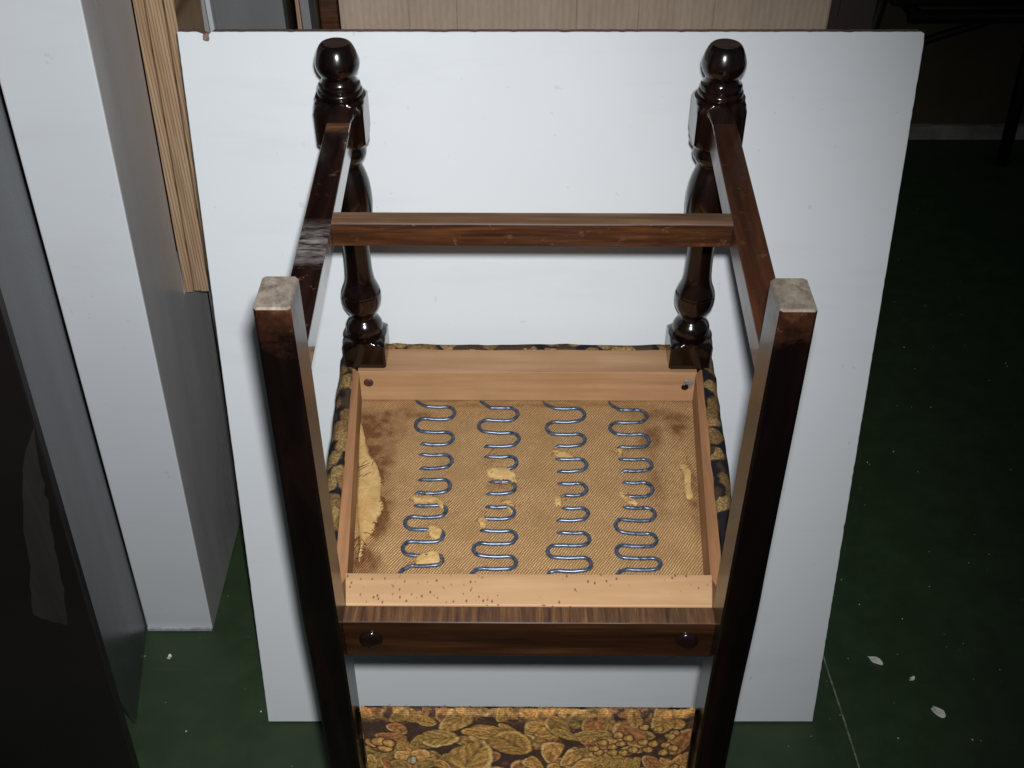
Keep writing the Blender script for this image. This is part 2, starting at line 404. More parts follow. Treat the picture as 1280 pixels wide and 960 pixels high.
# a pale joint line in the floor
pts = catmull([(.512, 1.25, .004), (.516, 1.16, .004), (.5175, 1.104, .004), (.5215, 1.04, .004), (.5255, .97, .004), (.530, .88, .004)], 6)
V = []; F = []
for i, p in enumerate(pts):
    h = .0011+.0006*random.random(); V += [(p[0]-h, p[1], .004), (p[0]+h, p[1], .004)]
    if i: F.append((2*i-2, 2*i-1, 2*i+1, 2*i))
t = NT('pale_joint'); f = t.noise(t.coord((1, 1, 1)), 120, 4, .7)
tag(pyd('floor_joint', V, F, t.fin(t.ramp(f, [(.4, (.10, .11, .085)), (.6, (.22, .22, .18))]), .8)), kind='structure')

# ------------------------------------------------------------------ white board behind the chair (leans 13 degrees)
LA = R(13.0)
def board_local(u, v, w):     # u across, v up the board, w behind the face
    return (u, 1.0015+v*math.sin(LA)+w*math.cos(LA), v*math.cos(LA)-w*math.sin(LA)+.0037)
bw0, bw1, bh, bt = -.3835, .4735, 1.0520, .0165
out = []
def edge_pts(a, b, n, amp, axis):
    for i in range(n):
        s = i/n; u = a[0]+(b[0]-a[0])*s; v = a[1]+(b[1]-a[1])*s
        j = -amp*max(0, random.gauss(0, 1)) if 0 < i else 0
        if random.random() < .05: j -= amp*2.2
        out.append((u+(j*axis[0]), v+(j*axis[1])))
edge_pts((bw0, 0), (bw1, 0), 120, .00012, (0, -1))
edge_pts((bw1, 0), (bw1, bh-.006), 150, .00022, (1, 0))
out += [(bw1-.0012, bh-.002), (bw1-.005, bh)]
edge_pts((bw1-.007, bh), (bw0, bh), 150, .0002, (0, 1))
edge_pts((bw0, bh), (bw0, 0), 150, .00012, (-1, 0))
out = [(u, bh-.0055*max(0, 1-abs(u+.351)/.0045)**.4) if v > bh-.004 and abs(u+.351) < .0045 else (u, v) for u, v in out]
n = len(out)
V = [board_local(u, v, .0) for u, v in out]+[board_local(u, v, bt) for u, v in out]
ins = [board_local(bw0+.0008+(u-bw0)*.9981, .0008+v*.9985, -.0006) for u, v in out]
V += ins
F = [tuple(range(2*n, 3*n)), tuple(range(n, 2*n))[::-1]]
F += [(i, (i+1) % n, n+(i+1) % n, n+i)[::-1] for i in range(n)]
F += [(2*n+i, 2*n+(i+1) % n, (i+1) % n, i)[::-1] for i in range(n)]
brd = pyd('white_board', V, F, [M['white_lam'], M['chip']])
for p in brd.data.polygons:
    if 2 <= p.index < 2+n: p.material_index = 1
bm = bmesh.new(); bm.from_mesh(brd.data); bmesh.ops.recalc_face_normals(bm, faces=bm.faces); bm.to_mesh(brd.data); bm.free()
tag(brd, 'large white laminated board with chipped edges leaning behind the upturned chair', 'board')
# chipped spot of bare core at the top edge
bm = bmesh.new()
ring = [bm.verts.new(board_local(-.351+.0042*math.cos(a)*random.uniform(.7, 1.1), bh-.0065+.005*math.sin(a)*random.uniform(.7, 1.1), -.0012)) for a in np.linspace(0, 2*math.pi, 12, endpoint=False)]
back = [bm.verts.new(board_local(-.351+.0055*math.cos(a), bh-.0065+.006*math.sin(a), .003)) for a in np.linspace(0, 2*math.pi, 12, endpoint=False)]
bm.faces.new(ring)
for i in range(12): bm.faces.new((ring[i], ring[(i+1) % 12], back[(i+1) % 12], back[i]))
finish_bm(bm, 'chipped_core', M['chip'], brd)

# ------------------------------------------------------------------ boards and boxes around it
LX = .042
def lean_box(name, x0, x1, y0, y1, z0, z1, mats, bev=.0015, lx=LX, ly=0):
    c = [(x+lx*z, y+ly*z, z) for x, y, z in box8(x0, x1, y0, y1, z0, z1)]
    return finish_bm(hexa_bm(c, bev), name, mats)
# white upright carcase: white front, grey side
prof_yz = [(1.181, .001), (1.46, .001), (1.46, .583), (1.3465, .583), (1.3465, 1.62), (1.181, 1.62)]
bm = bmesh.new()
a = [bm.verts.new((-.619+LX*z, y, z)) for y, z in prof_yz]; b = [bm.verts.new((-.508+LX*z, y, z)) for y, z in prof_yz]
bm.faces.new(a); bm.faces.new(b[::-1])
for k in range(6): bm.faces.new((a[k], b[k], b[(k+1) % 6], a[(k+1) % 6]))
bmesh.ops.recalc_face_normals(bm, faces=bm.faces)
bmesh.ops.bevel(bm, geom=list(bm.edges), offset=.0022, segments=2, affect='EDGES', profile=.5)
o = finish_bm(bm, 'white_upright', [M['white_paint'], M['grey_lam']])
for p in o.data.polygons:
    if p.normal.y > -.5: p.material_index = 1
tag(o, 'tall white upright with a grey side standing left of the white board', 'upright')
box('base_strip', -.6175, -.5085, 1.177, 1.1805, .002, .010, M['edge'], o, .001)

tag(lean_box('grey_cabinet', -.5075, -.20, 1.463, 1.68, .001, .583, M['grey_lam'], .001), 'low grey cabinet end behind the left edge of the white board', 'cabinet')
xs = -.5072; wid = (.0128, .0092, .0125, .0125); names = (
    'pale plywood sheet on edge touching the grey side of the upright', 'thin plywood sheet on edge, second from the grey side of the upright',
    'plywood sheet on edge, third from the grey side of the upright', 'plywood sheet on edge nearest the white board')
for i, wd in enumerate(wid):
    y0 = 1.3475+(0, .004, .001, .006)[i]; zb = .5845+(0, 0, .001, .001)[i]
    o = lean_box('plywood_sheet', xs+LX*0, xs+wd, y0, y0+.126, zb, 1.58, M['ply'], .0008)
    tag(o, names[i], 'plywood sheet', 'plywood sheets standing on edge'); xs += wd+.0006

# grey gloss board at the left, edge-on, lower near corner cut to the outline of a dark shadow
def slab(name, poly, nrm, th, mats, bev=.0012):
    bm = bmesh.new(); N = Vector(nrm).normalized()*th
    a = [bm.verts.new(p) for p in poly]; b = [bm.verts.new(Vector(p)-N) for p in poly]; k = len(poly)
    bm.faces.new(a); bm.faces.new(b[::-1])
    for i in range(k): bm.faces.new((a[i], b[i], b[(i+1) % k], a[(i+1) % k]))
    bmesh.ops.recalc_face_normals(bm, faces=bm.faces)
    if bev: bmesh.ops.bevel(bm, geom=list(bm.edges), offset=bev, segments=2, affect='EDGES', profile=.5)
    return finish_bm(bm, name, mats)
gd = Vector((.029, -.183, 0)).normalized()
def gp(s, z): return (-.6205+gd.x*s+LX*z, 1.180+gd.y*s, z)
gn = Vector((.183, .029, 0)).normalized()
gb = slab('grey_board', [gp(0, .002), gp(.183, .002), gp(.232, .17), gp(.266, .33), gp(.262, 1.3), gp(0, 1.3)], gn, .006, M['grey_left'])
tag(gb, 'glossy dark grey board standing edge-on at the far left beside the white upright', 'board')
# dark board and its streak stand in for reflections in the grey gloss
db = lean_box('dark_reflection_board', -1.30, -.562, .900, .915, .001, 1.2, M['dark_reflection'], .002, .058)
tag(db, 'dark brown board standing in for a reflection, with a painted reflection streak, at the far left edge', 'board')
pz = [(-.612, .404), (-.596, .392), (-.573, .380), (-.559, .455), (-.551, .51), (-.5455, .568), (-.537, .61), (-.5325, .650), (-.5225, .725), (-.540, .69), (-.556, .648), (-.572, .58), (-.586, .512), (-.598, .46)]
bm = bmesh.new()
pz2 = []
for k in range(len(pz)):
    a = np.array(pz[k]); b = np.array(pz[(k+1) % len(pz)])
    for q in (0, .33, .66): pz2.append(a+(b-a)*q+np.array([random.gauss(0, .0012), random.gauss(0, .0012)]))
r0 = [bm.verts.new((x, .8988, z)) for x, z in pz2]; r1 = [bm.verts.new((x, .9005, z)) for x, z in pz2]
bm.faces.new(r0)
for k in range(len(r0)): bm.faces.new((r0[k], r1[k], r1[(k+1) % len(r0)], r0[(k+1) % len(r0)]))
finish_bm(bm, 'reflection_streak', wood('painted_reflection_brown', (.013, .0092, .0088), (.019, .0135, .0125), (.026, .019, .017), 'z', (.6, .7)), db)  # lighter brown patch paints a reflection onto the board

# cardboard box that the white board leans on
cb = finish_bm(hexa_bm(box8(-.1995, .3672, 1.262, 1.56, .001, 1.16), .003), 'cardboard_box', M['card'])
tag(cb, 'tall plain cardboard box standing behind the top of the white board', 'cardboard box')
for x in (-.118, -.064, .075, .145, .235):
    box('crease', x-.0007, x+.0007, 1.2612, 1.2645, .3, 1.15, M['crease'], cb, .0004, lean=(random.uniform(-.004, .004), 0))
tag(lean_box('brown_post', -.2235, -.2025, 1.272, 1.32, .001, 1.2, M['brown_x'], .002, 0), 'dark reddish brown wooden post beside the left of the cardboard box', 'post')
tag(lean_box('grey_batten', -.2585, -.247, 1.40, 1.44, .001, 1.2, M['grey_dull'], .001, -.012), 'narrow grey batten standing left of the brown post', 'batten')
tag(lean_box('plywood_board', -.3045, -.288, 1.505, 1.75, .001, 1.2, M['ply'], .001, .008), 'plywood board seen on edge right of the dark grey board', 'plywood sheet')
tag(lean_box('grey_board', -.432, -.330, 1.60, 1.625, .001, 1.2, [M['grey_dull']], .001, -.004), 'dark grey board standing behind the left part of the white board', 'panel')
tag(lean_box('pale_strip', -.4405, -.4335, 1.592, 1.62, .001, 1.2, M['white_paint'], .0008, -.004), 'thin pale strip along the left edge of the dark grey board', 'strip')
tag(lean_box('grey_sheet', -.505, -.452, 1.66, 1.68, .001, 1.2, M['grey_lam'], .001, -.008), 'narrow grey sheet between the plywood edges and the pale strip', 'sheet')
tag(lean_box('brown_board', .3705, .4405, 1.34, 1.36, .001, 1.2, M['dark_panel'], .001, .004), 'dark brown board right of the cardboard box', 'panel')
box('seam', .399, .4003, 1.3385, 1.3405, .002, 1.19, M['brown_x'], bpy.data.objects['brown_board'], .0003)
tag(lean_box('wooden_strip', .4475, .4535, 1.36, 1.40, .001, 1.2, M['ply'], .0006, -.012), 'light wooden strip standing right of the dark brown board', 'strip')
tag(lean_box('grey_strip', .4575, .4665, 1.372, 1.40, .001, 1.2, M['grey_dull'], .0006, -.012), 'thin grey strip next to the light wooden strip', 'strip')

# black steel bench by the far wall
bn = bpy.data.objects.new('black_bench', None); C.objects.link(bn); bn.location = (1.3, 2.76, 0)
tag(bn, 'black bench frame in the dark by the wall at the right', 'bench')
def bpart(name, path, r, ns=8):
    V, F = tube_data([(x-1.3, y-2.76, z) for x, y, z in path], r, ns); pyd(name, V, F, M['black'], bn, smooth=True)
bpart('crossbar', [(1.00, 2.75, .432), (1.7, 2.75, .435), (2.4, 2.75, .435)], .017)
bpart('brace', catmull([(.92, 2.75, .53), (.965, 2.75, .485), (1.01, 2.75, .445), (1.035, 2.75, .432)]), .014)
bpart('brace', catmull([(1.035, 2.75, .36), (1.09, 2.75, .382), (1.15, 2.75, .402), (1.23, 2.75, .43)]), .010)
bpart('leg', [(1.325, 2.75, .42), (1.345, 2.76, .2), (1.365, 2.775, .001)], .017)
bpart('leg', [(2.3, 2.75, .42), (2.32, 2.76, .2), (2.34, 2.775, .001)], .017)
bpart('leg', [(.93, 2.75, .54), (.90, 2.78, .2), (.89, 2.80, .001)], .017)
hexa = hexa_bm([(x-1.3, y-2.76, z) for x, y, z in box8(.9, 2.4, 2.60, 2.90, .52, .55)], .004)
finish_bm(hexa, 'seat', M['black'], bn)

# flakes on the floor
def flake(x, y, lx, ly, rot, label, seed):
    r = random.Random(seed); k = 11; V = []; F = []
    rad = [r.uniform(.65, 1.12) for _ in range(k)]
    for zz, s in ((.0012, 1.0), (.0035, .82)):
        for i in range(k):
            a = 2*math.pi*i/k; px = lx*rad[i]*math.cos(a)*s; py = ly*rad[i]*math.sin(a)*s
            V.append((px*math.cos(rot)-py*math.sin(rot), px*math.sin(rot)+py*math.cos(rot), zz+.0018*math.sin(a*2+seed)*(1 if zz > .002 else 0)))
    for i in range(k): F.append((i, (i+1) % k, k+(i+1) % k, k+i))
    F.append(tuple(range(k, 2*k))); F.append(tuple(range(k))[::-1])
    o = pyd('paint_flake', V, F, M['flake'], loc=(x, y, .0))
    tag(o, label, 'flake', 'pale flakes lying on the green floor')
flake(-.569, 1.125, .0035, .0055, -.5, 'tiny pale flake on the green floor below the white upright', 3)
flake(.602, 1.118, .0135, .0055, -.55, 'long torn pale flake nearest the right edge of the white board', 5)
flake(.653, 1.083, .0065, .0042, .5, 'small pale flake between two larger ones at the lower right', 8)
flake(.678, 1.021, .0150, .0080, -1.0, 'largest pale flake on the floor at the lower right', 12)

V = []; F = []
for _ in range(260):
    x = random.uniform(-.9, 1.5); y = random.uniform(.75, 2.2); r0 = random.choice((.0006, .0008, .001, .0015)); a0 = random.random()*6
    b = len(V)
    for k in range(5):
        a = a0+k*1.2566; q = r0*random.uniform(.6, 1.2); V.append((x+q*math.cos(a), y+q*math.sin(a), .0006))
    V.append((x, y, .0016))
    for k in range(5): F.append((b+k, b+(k+1) % 5, b+5))
tag(pyd('floor_debris', V, F, M['flake']), 'pale specks of dust and plaster scattered over the green floor', 'debris', kind='stuff')

# ------------------------------------------------------------------ the upturned chair
HB = .660
root = bpy.data.objects.new('dining_chair', None); C.objects.link(root)
root.location = (.0192, 1.0947, 0); root.rotation_euler = (R(-.88), 0, R(-.37))
tag(root, 'upturned dark wooden dining chair with turned front legs and a torn sprung seat', 'chair')
def c(X, Y, Z): return (X, -Y, Z+HB)       # X right, Y towards the camera, Z up from the underside of the seat

# turned front legs: square blocks melt into turned sections
HW = .026
prof = [  # z, turned radius, square?
 (-.062, .060, 1), (.026, .060, 1), (.0315, .0360, 1), (.0350, .0310, 1), (.0372, .0270, 0), (.0378, .0195, 0), (.0385, .0205, 0), (.042, .0222, 0), (.047, .0230, 0), (.052, .0222, 0),
 (.056, .0202, 0), (.0600, .0168, 0), (.0625, .0146, 0), (.0655, .0144, 0), (.0685, .0162, 0), (.0735, .0198, 0), (.080, .0228, 0), (.087, .0241, 0), (.093, .0243, 0), (.0975, .0238, 0), (.0985, .0224, 0),
 (.1008, .0224, 0), (.1018, .0230, 0), (.107, .0212, 0), (.112, .0192, 0), (.118, .0176, 0), (.126, .0166, 0), (.136, .0161, 0), (.148, .0159, 0), (.158, .0161, 0), (.168, .0168, 0),
 (.180, .0186, 0), (.194, .0212, 0), (.208, .0232, 0), (.222, .0242, 0), (.236, .0238, 0), (.248, .0224, 0), (.258, .0200, 0), (.2655, .0175, 0), (.270, .0162, 0),
 (.2745, .0165, 0), (.277, .0190, 0), (.281, .0215, 0), (.286, .0226, 0), (.291, .0218, 0), (.2955, .0200, 0), (.2975, .0205, 0), (.2990, .0270, 0), (.3015, .0310, 1), (.3060, .0360, 1),
 (.312, .060, 1), (.340, .060, 1), (.3455, .0365, 1), (.3500, .0315, 1), (.3525, .0270, 0), (.3532, .0232, 0), (.3555, .0242, 0), (.3590, .0243, 0), (.3605, .0232, 0), (.3612, .0222, 0), (.3640, .0228, 0), (.3665, .0220, 0), (.3680, .0196, 0),
 (.3700, .0188, 0), (.3720, .0180, 0), (.3740, .0176, 0), (.3765, .0192, 0), (.3805, .0218, 0), (.3855, .0234, 0), (.3905, .0236, 0), (.3955, .0224, 0), (.4005, .0207, 0), (.4045, .0189, 0), (.4076, .0171, 0), (.4093, .0153, 0), (.4100, .0139, 0)]
def leg_mesh():
    NS = 64; V = []; F = []
    for z, r, sq in prof:
        for k in range(NS):
            a = 2*math.pi*(k+.5)/NS
            rr = r
            if sq:
                m = max(abs(math.cos(a)), abs(math.sin(a))); s = HW/m
                if s > HW*1.39: s = HW*1.39
                rr = min(r, s)
            V.append((rr*math.cos(a), rr*math.sin(a), z))
    for i in range(len(prof)-1):
        for k in range(NS):
            F.append((i*NS+k, i*NS+(k+1) % NS, (i+1)*NS+(k+1) % NS, (i+1)*NS+k))
    F.append(tuple(range(NS))[::-1]); top = len(prof)-1
    # worn end disc slightly dished
    base = len(V)
    for k in range(NS):
        a = 2*math.pi*(k+.5)/NS; V.append((.0122*math.cos(a), .0122*math.sin(a), .4097))
    for k in range(NS): F.append((top*NS+k, top*NS+(k+1) % NS, base+(k+1) % NS, base+k))
    F.append(tuple(base+k for k in range(NS)))
    me = bpy.data.meshes.new('front_leg'); me.from_pydata(V, [], F); me.update()
    me.materials.append(M['dark_wood']); me.materials.append(M['end_disc'])
    nf = len(me.polygons)
    for p in me.polygons:
        p.use_smooth = True
        if p.index == nf-1: p.material_index = 1
    me.set_sharp_from_angle(angle=R(38))
    return me
lm = leg_mesh()
for s in (-1, 1):
    o = bpy.data.objects.new('front_leg', lm); C.objects.link(o); o.parent = root; o.location = c(s*.2025, 0, 0)
    o.rotation_euler = (0, 0, 0 if s < 0 else math.pi)

# back posts: one long bent piece each, from foot (top) to crest (floor)
def post(s):
    S = [(.410, .1867, .4535, .0270, .041), (.395, .1871, .4523, .0272, .041), (.30, .1900, .4440, .0290, .041), (.20, .1930, .4355, .0305, .041), (.10, .1960, .4275, .0320, .041), (.05, .1975, .4240, .0330, .041),
         (0, .1985, .4205, .0335, .041), (-.06, .1985, .4195, .0335, .041), (-.12, .1985, .4205, .0335, .040), (-.25, .1985, .4265, .0335, .039), (-.40, .1985, .440, .0335, .037), (-.55, .1985, .459, .0335, .034), (-.6668, .1985, .476, .0335, .030)]
    S = S[::-1]
    P = catmull([np.array(q) for q in S], 5)
    bm = bmesh.new(); rings = []
    ch = .0022
    for q in P:
        Z, X, Y, wd, dp = q; a, b = wd/2, dp/2; X *= s
        ring = [(-a+ch, -b), (a-ch, -b), (a, -b+ch), (a, b-ch), (a-ch, b), (-a+ch, b), (-a, b-ch), (-a, -b+ch)]
        rings.append([bm.verts.new(c(X+u, Y+v, Z)) for u, v in ring])
    for i in range(len(rings)-1):
        for k in range(8): bm.faces.new((rings[i][k], rings[i][(k+1) % 8], rings[i+1][(k+1) % 8], rings[i+1][k]))
    bm.faces.new(rings[0])
    # slightly worn, rounded end at the foot
    Z, X, Y, wd, dp = P[-1]; X *= s
    rt = []
    for v in rings[-1]:
        cx, cy, cz = c(X, Y, Z); rt.append(bm.verts.new((cx+(v.co.x-cx)*.93, cy+(v.co.y-cy)*.95, cz+.0018)))
    for k in range(8): bm.faces.new((rings[-1][k], rings[-1][(k+1) % 8], rt[(k+1) % 8], rt[k])).material_index = 1
    fe = bm.faces.new(rt); fe.material_index = 1
    bmesh.ops.recalc_face_normals(bm, faces=bm.faces)
    return finish_bm(bm, 'back_post', [M['post'], M['worn_end']], root)
for s in (-1, 1): post(s)

# stretchers
def bar(name, p0, p1, wv, hv, mats, bev=.0012):
    """bar between top-centre points p0, p1; wv half width vector, hv height"""
    p0 = Vector(p0); p1 = Vector(p1); wv = Vector(wv); h = Vector((0, 0, hv))
    c8 = [p0-wv-h, p1-wv-h, p1+wv-h, p0+wv-h, p0-wv, p1-wv, p1+wv, p0+wv]
    return hexa_bm([tuple(v) for v in c8], bev)
o = finish_bm(bar('s', c(-.2032, .02, .3325), c(-.1925, .418, .3325), (.0133, 0, 0), .027, None), 'side_stretcher', M['brown_scuffed'], root)
tag(o, 'dark side stretcher with a whitish scuffed patch')
o = finish_bm(bar('s', c(.2060, .02, .3325), c(.1928, .418, .3325), (.0135, 0, 0), .027, None), 'side_stretcher', M['brown_y'], root)
tag(o, 'redder brown side stretcher')
o = finish_bm(bar('s', c(-.189, .2182, .3322), c(.190, .2182, .3322), (0, .0105, 0), .0245, None, .0012), 'cross_stretcher', [M['brown_x'], M['worn_top']], root)
for p in o.data.polygons:
    if p.normal.z > .5: p.material_index = 1

# seat frame: raw beech rails inside, stained rail outside at the back
fr = finish_bm(hexa_bm([c(-.2112, .0333, -.046), c(.2112, .0333, -.046), c(.214, -.0135, -.046), c(-.214, -.0135, -.046),
                        c(-.2112, .0333, 0), c(.2112, .0333, 0), c(.214, -.0135, 0), c(-.214, -.0135, 0)], .0008), 'front_rail', M['beech'], root)
rr = finish_bm(hexa_bm([c(-.1817, .4015, -.0452), c(.1817, .4015, -.0452), c(.1868, .3607, -.0452), c(-.1868, .3607, -.0452),
                        c(-.1817, .4015, .0003), c(.1817, .4015, .0003), c(.1868, .3607, .0003), c(-.1868, .3607, .0003)], .001), 'inner_back_rail', M['beech_worm'], root)
br = finish_bm(hexa_bm([c(-.1832, .4228, -.053), c(.1832, .4228, -.053), c(.1832, .4019, -.053), c(-.1832, .4019, -.053),
                        c(-.1832, .4228, -.0006), c(.1832, .4228, -.0006), c(.1832, .4019, -.0006), c(-.1832, .4019, -.0006)], .0016, 3), 'back_rail', [M['dark_rail'], M['worm_edge']], root)
for p in br.data.polygons:
    if p.normal.z > .8: p.material_index = 1
for s in (-1, 1):
    finish_bm(hexa_bm([c(s*.2095, .0336, -.046), c(s*.2195, .020, -.046), c(s*.1958, .3965, -.046), c(s*.1848, .3604, -.046),
                       c(s*.2095, .0336, -.0012), c(s*.2195, .020, -.0012), c(s*.1958, .3965, -.0012), c(s*.1848, .3604, -.0012)], .001), 'side_rail', M['beech_y'], root)
def dome(name, X, Y, Z, r, h, mat, parent, ax='y', slot=False):
    V = []; F = []; n = 20; rings = [(1, 0), (1, .25), (.93, .55), (.75, .82), (.45, .96)]
    for q, hh in rings:
        for k in range(n):
            a = 2*math.pi*k/n
            V.append(c(X+r*q*math.cos(a), Y+h*hh, Z+r*q*math.sin(a)))
    V.append(c(X, Y+h*(.72 if slot else 1), Z))
    for i in range(len(rings)-1):
        for k in range(n): F.append((i*n+k, i*n+(k+1) % n, (i+1)*n+(k+1) % n, (i+1)*n+k))
    for k in range(n): F.append(((len(rings)-1)*n+k, (len(rings)-1)*n+(k+1) % n, len(V)-1))
    o = pyd(name, V, F, mat, parent, smooth=True)
    bm = bmesh.new(); bm.from_mesh(o.data); bmesh.ops.recalc_face_normals(bm, faces=bm.faces); bm.to_mesh(o.data); bm.free()
    return o
for s in (-1, 1): dome('screw_cap', s*.156, .4232, -.0262, .0118, .0046, M['cap'], br)
dome('screw', -.1990, .0334, -.0175, .0062, .0018, M['screw_dark'], fr, slot=True)
# bent metal tab with a screw at the right
o = finish_bm(hexa_bm([c(.1935, .0334, -.0245), c(.2065, .0334, -.0235), c(.2065, .0352, -.0235), c(.1935, .0362, -.0245), c(.196, .0334, -.011), c(.2075, .0334, -.0085), c(.2075, .035, -.0085), c(.196, .0356, -.011)], .0006), 'metal_tab', M['bracket'], fr)
dome('screw', .1975, .0362, -.0205, .0046, .0016, M['cap'], fr, slot=True)

# upholstery of the seat: stuffed cover wrapped over front and side rails
def ring_pts(off, Z, sq=0.):
    """perimeter of the seat, off = outward offset"""
    base = [(-.2305, -.0225), (.2305, -.0225), (.2085, .395), (-.2085, .395)]
    pts = []
    nseg = (44, 40, 40, 40)
    for i in range(4):
        a = Vector(base[i]); b = Vector(base[(i+1) % 4]); d = (b-a).normalized(); nrm = Vector((d.y, -d.x))
        for k in range(nseg[i]):
            s = k/nseg[i]; p = a.lerp(b, s)
            bul = math.sin(math.pi*s)**.7
            pts.append((p, nrm, bul, i))
    out = []
    for j, (p, nrm, bul, i) in enumerate(pts):
        lump = (vnoise(p.x*1.0+Z*2, p.y, 60, 5)-.5)*.0030
        f = 1.0 if i != 2 else .1
        nn = nrm
        if bul < .35:   # blend corner normals
            cen = Vector((0, .19)); nn = (nrm*.6+(p-cen).normalized()*.4).normalized()
        out.append(c(p.x+nn.x*((off+lump)*f+off*.25*bul*f), p.y+nn.y*((off+lump)*f+off*.2*bul*f), (min(Z, -.0535) if i == 2 else Z)+(lump*.5 if off > 0 else 0)))
    return out
V = []; F = []
lev = [(-.0095, -.004), (-.0085, .0006), (-.005, .0016), (.0005, .0006), (.0045, -.004), (.0075, -.012), (.009, -.024), (.0095, -.038), (.008, -.050), (.003, -.0595), (-.006, -.0645)]
for off, Z in lev: V += ring_pts(off, Z)
n = len(V)//len(lev)
nl = len(lev)
lastr = np.array(V[-n:]); cen = np.array(c(0, .19, -.086))
for q in (.9, .75, .55, .3):
    zz = -.0645-(.020)*(1-q**2.2)
    for p in lastr:
        V.append((cen[0]+(p[0]-cen[0])*q, cen[1]+(p[1]-cen[1])*q, zz+HB)); 
    nl += 1
V.append(tuple(cen))
for i in range(nl-1):
    for k in range(n): F.append((i*n+k, i*n+(k+1) % n, (i+1)*n+(k+1) % n, (i+1)*n+k))
for k in range(n): F.append(((nl-1)*n+k, (nl-1)*n+(k+1) % n, len(V)-1))
cov = pyd('seat_cover', V, F, M['cover'], root, smooth=True)
bm = bmesh.new(); bm.from_mesh(cov.data); bmesh.ops.recalc_face_normals(bm, faces=bm.faces); bm.to_mesh(cov.data); bm.free()

# hessian over the stuffing
nu, nv = 260, 200
yy = np.linspace(.030, .364, nv); uu = np.linspace(-1, 1, nu)
U, Yg = np.meshgrid(uu, yy, indexing='ij'); half = .2115-(Yg-.0333)*(.2115-.1862)/.327
X = U*half
SPR = [
((-.1376, .0389), (-.1358, .3199), [.0472, .0707, .095, .1176, .1363, .1588, .1789, .2003, .221, .239, .2581, .2773, .2964, .3115], [-.0906, -.138, -.0903, -.1347, -.0898, -.1327, -.0896, -.1351, -.0923, -.1375, -.0935, -.137, -.0925], '0001010100000'),
((-.0564, .0381), (-.0583, .3205), [.0491, .0732, .096, .1203, .1389, .1604, .1814, .2003, .2218, .2404, .2595, .2787, .2971, .3152], [-.0115, -.0598, -.0101, -.0566, -.0128, -.0504, -.0143, -.0537, -.0152, -.058, -.0128, -.0594, -.0127], '0001010101000'),
((.0242, .0429), (.0218, .3224), [.0504, .0752, .0983, .1191, .1421, .1628, .1831, .2032, .224, .2426, .2624, .2815, .2994, .3176], [.0717, .024, .0702, .0274, .0702, .03, .0684, .0336, .0682, .0273, .0682, .0213, .0681], '0001010101000'),
((.1063, .0439), (.0966, .3217), [.0519, .0766, .0986, .1211, .1424, .1621, .1824, .2041, .2228, .2425, .2615, .2809, .2985, .3154], [.1492, .102, .1481, .1033, .1474, .1052, .1449, .1037, .144, .0979, .1422, .0966, .143], '0001010100000')]
def hz(X, Y):
    X = np.asarray(X, float); Y = np.asarray(Y, float)
    z = -.0452+.0034*(fbm(X+1, Y+1, 22, 3)-.5)+.0016*(fbm(X+1, Y+1, 70, 9)-.5)
    z = z+.0022*np.cos((X-.005)/.0815*2*np.pi)*.35          # soft swell between the springs
    return z
Z = hz(X, Yg)
edge = np.minimum(half-np.abs(X), np.minimum(Yg-.03, .364-Yg))
Z = Z-.002*np.exp(-(edge/.006)**2)
n1 = fbm(X+1, Yg+1, 40, 21); n2 = fbm(X+1, Yg+1, 120, 33)
def blob(cx, cy, rx, ry, soft=.65): 
    d = np.sqrt(((X-cx)/rx)**2+((Yg-cy)/ry)**2)+(n1-.5)*1.0
    return np.clip((1-d)/soft, 0, 1)
st = np.zeros_like(X)
for q in ((-.186, .085, .040, .045, .95), (-.160, .062, .060, .014, .8), (-.178, .150, .022, .075, .95), (-.170, .235, .020, .060, 1.), (-.180, .310, .034, .036, .95), (-.14, .345, .06, .010, .6),
          (.172, .064, .055, .014, .75), (.150, .105, .020, .060, .6), (.186, .080, .020, .03, .8), (.150, .18, .014, .09, .45), (.192, .20, .010, .08, .6), (.19, .33, .02, .012, .4), (-.03, .178, .020, .02, .5), (.0, .044, .2, .006, .4)):
    st = np.maximum(st, blob(*q[:4])*q[4])
st *= .35+1.0*np.clip(n2*1.5-.3, 0, 1)
st = np.clip(st, 0, .85)
W = np.stack([X, -Yg, Z+HB], -1).reshape(-1, 3)
hes = grid_obj('hessian_webbing', W, nu, nv, M['hessian'], root, ('stain', st.ravel()))

def spring_path(A, B, ry, tx, hid):
    P = []; n = len(ry)
    def add(x, y, h): P.append((x, y, h))
    add(A[0]-.003, .0345, 1.); add(A[0], A[1], .25)
    for i in range(n):
        right = i % 2 == 0
        # this run goes right if even
        xin = A[0]+.010 if i == 0 else tx[i-1]; xout = tx[i] if i < n-1 else B[0]+.010
        rin = 0 if i == 0 else abs(ry[i]-ry[i-1])/2; rout = 0 if i == n-1 else abs(ry[i+1]-ry[i])/2
        sg = 1 if right else -1
        x0 = xin+sg*rin; x1 = xout-sg*rout
        h0 = int(hid[i-1]) if i > 0 else 0; h1 = int(hid[i]) if i < n-1 else 0
        for k in range(7):
            s = k/6; add(x0+(x1-x0)*s, ry[i]+.0006*math.sin(s*3.1), 0)
        if i < n-1:
            yc = (ry[i]+ry[i+1])/2; r = rout
            for k in range(1, 8):
                a = -math.pi/2+math.pi*k/8
                add(x1+sg*r*math.cos(a), yc+r*math.sin(a), h1*min(1, 1.5*math.cos(a)))
    add(B[0]+.002, B[1]-.003, 0); add(B[0], B[1], 0); add(B[0]-.006, B[1]+.012, 0)
    return P
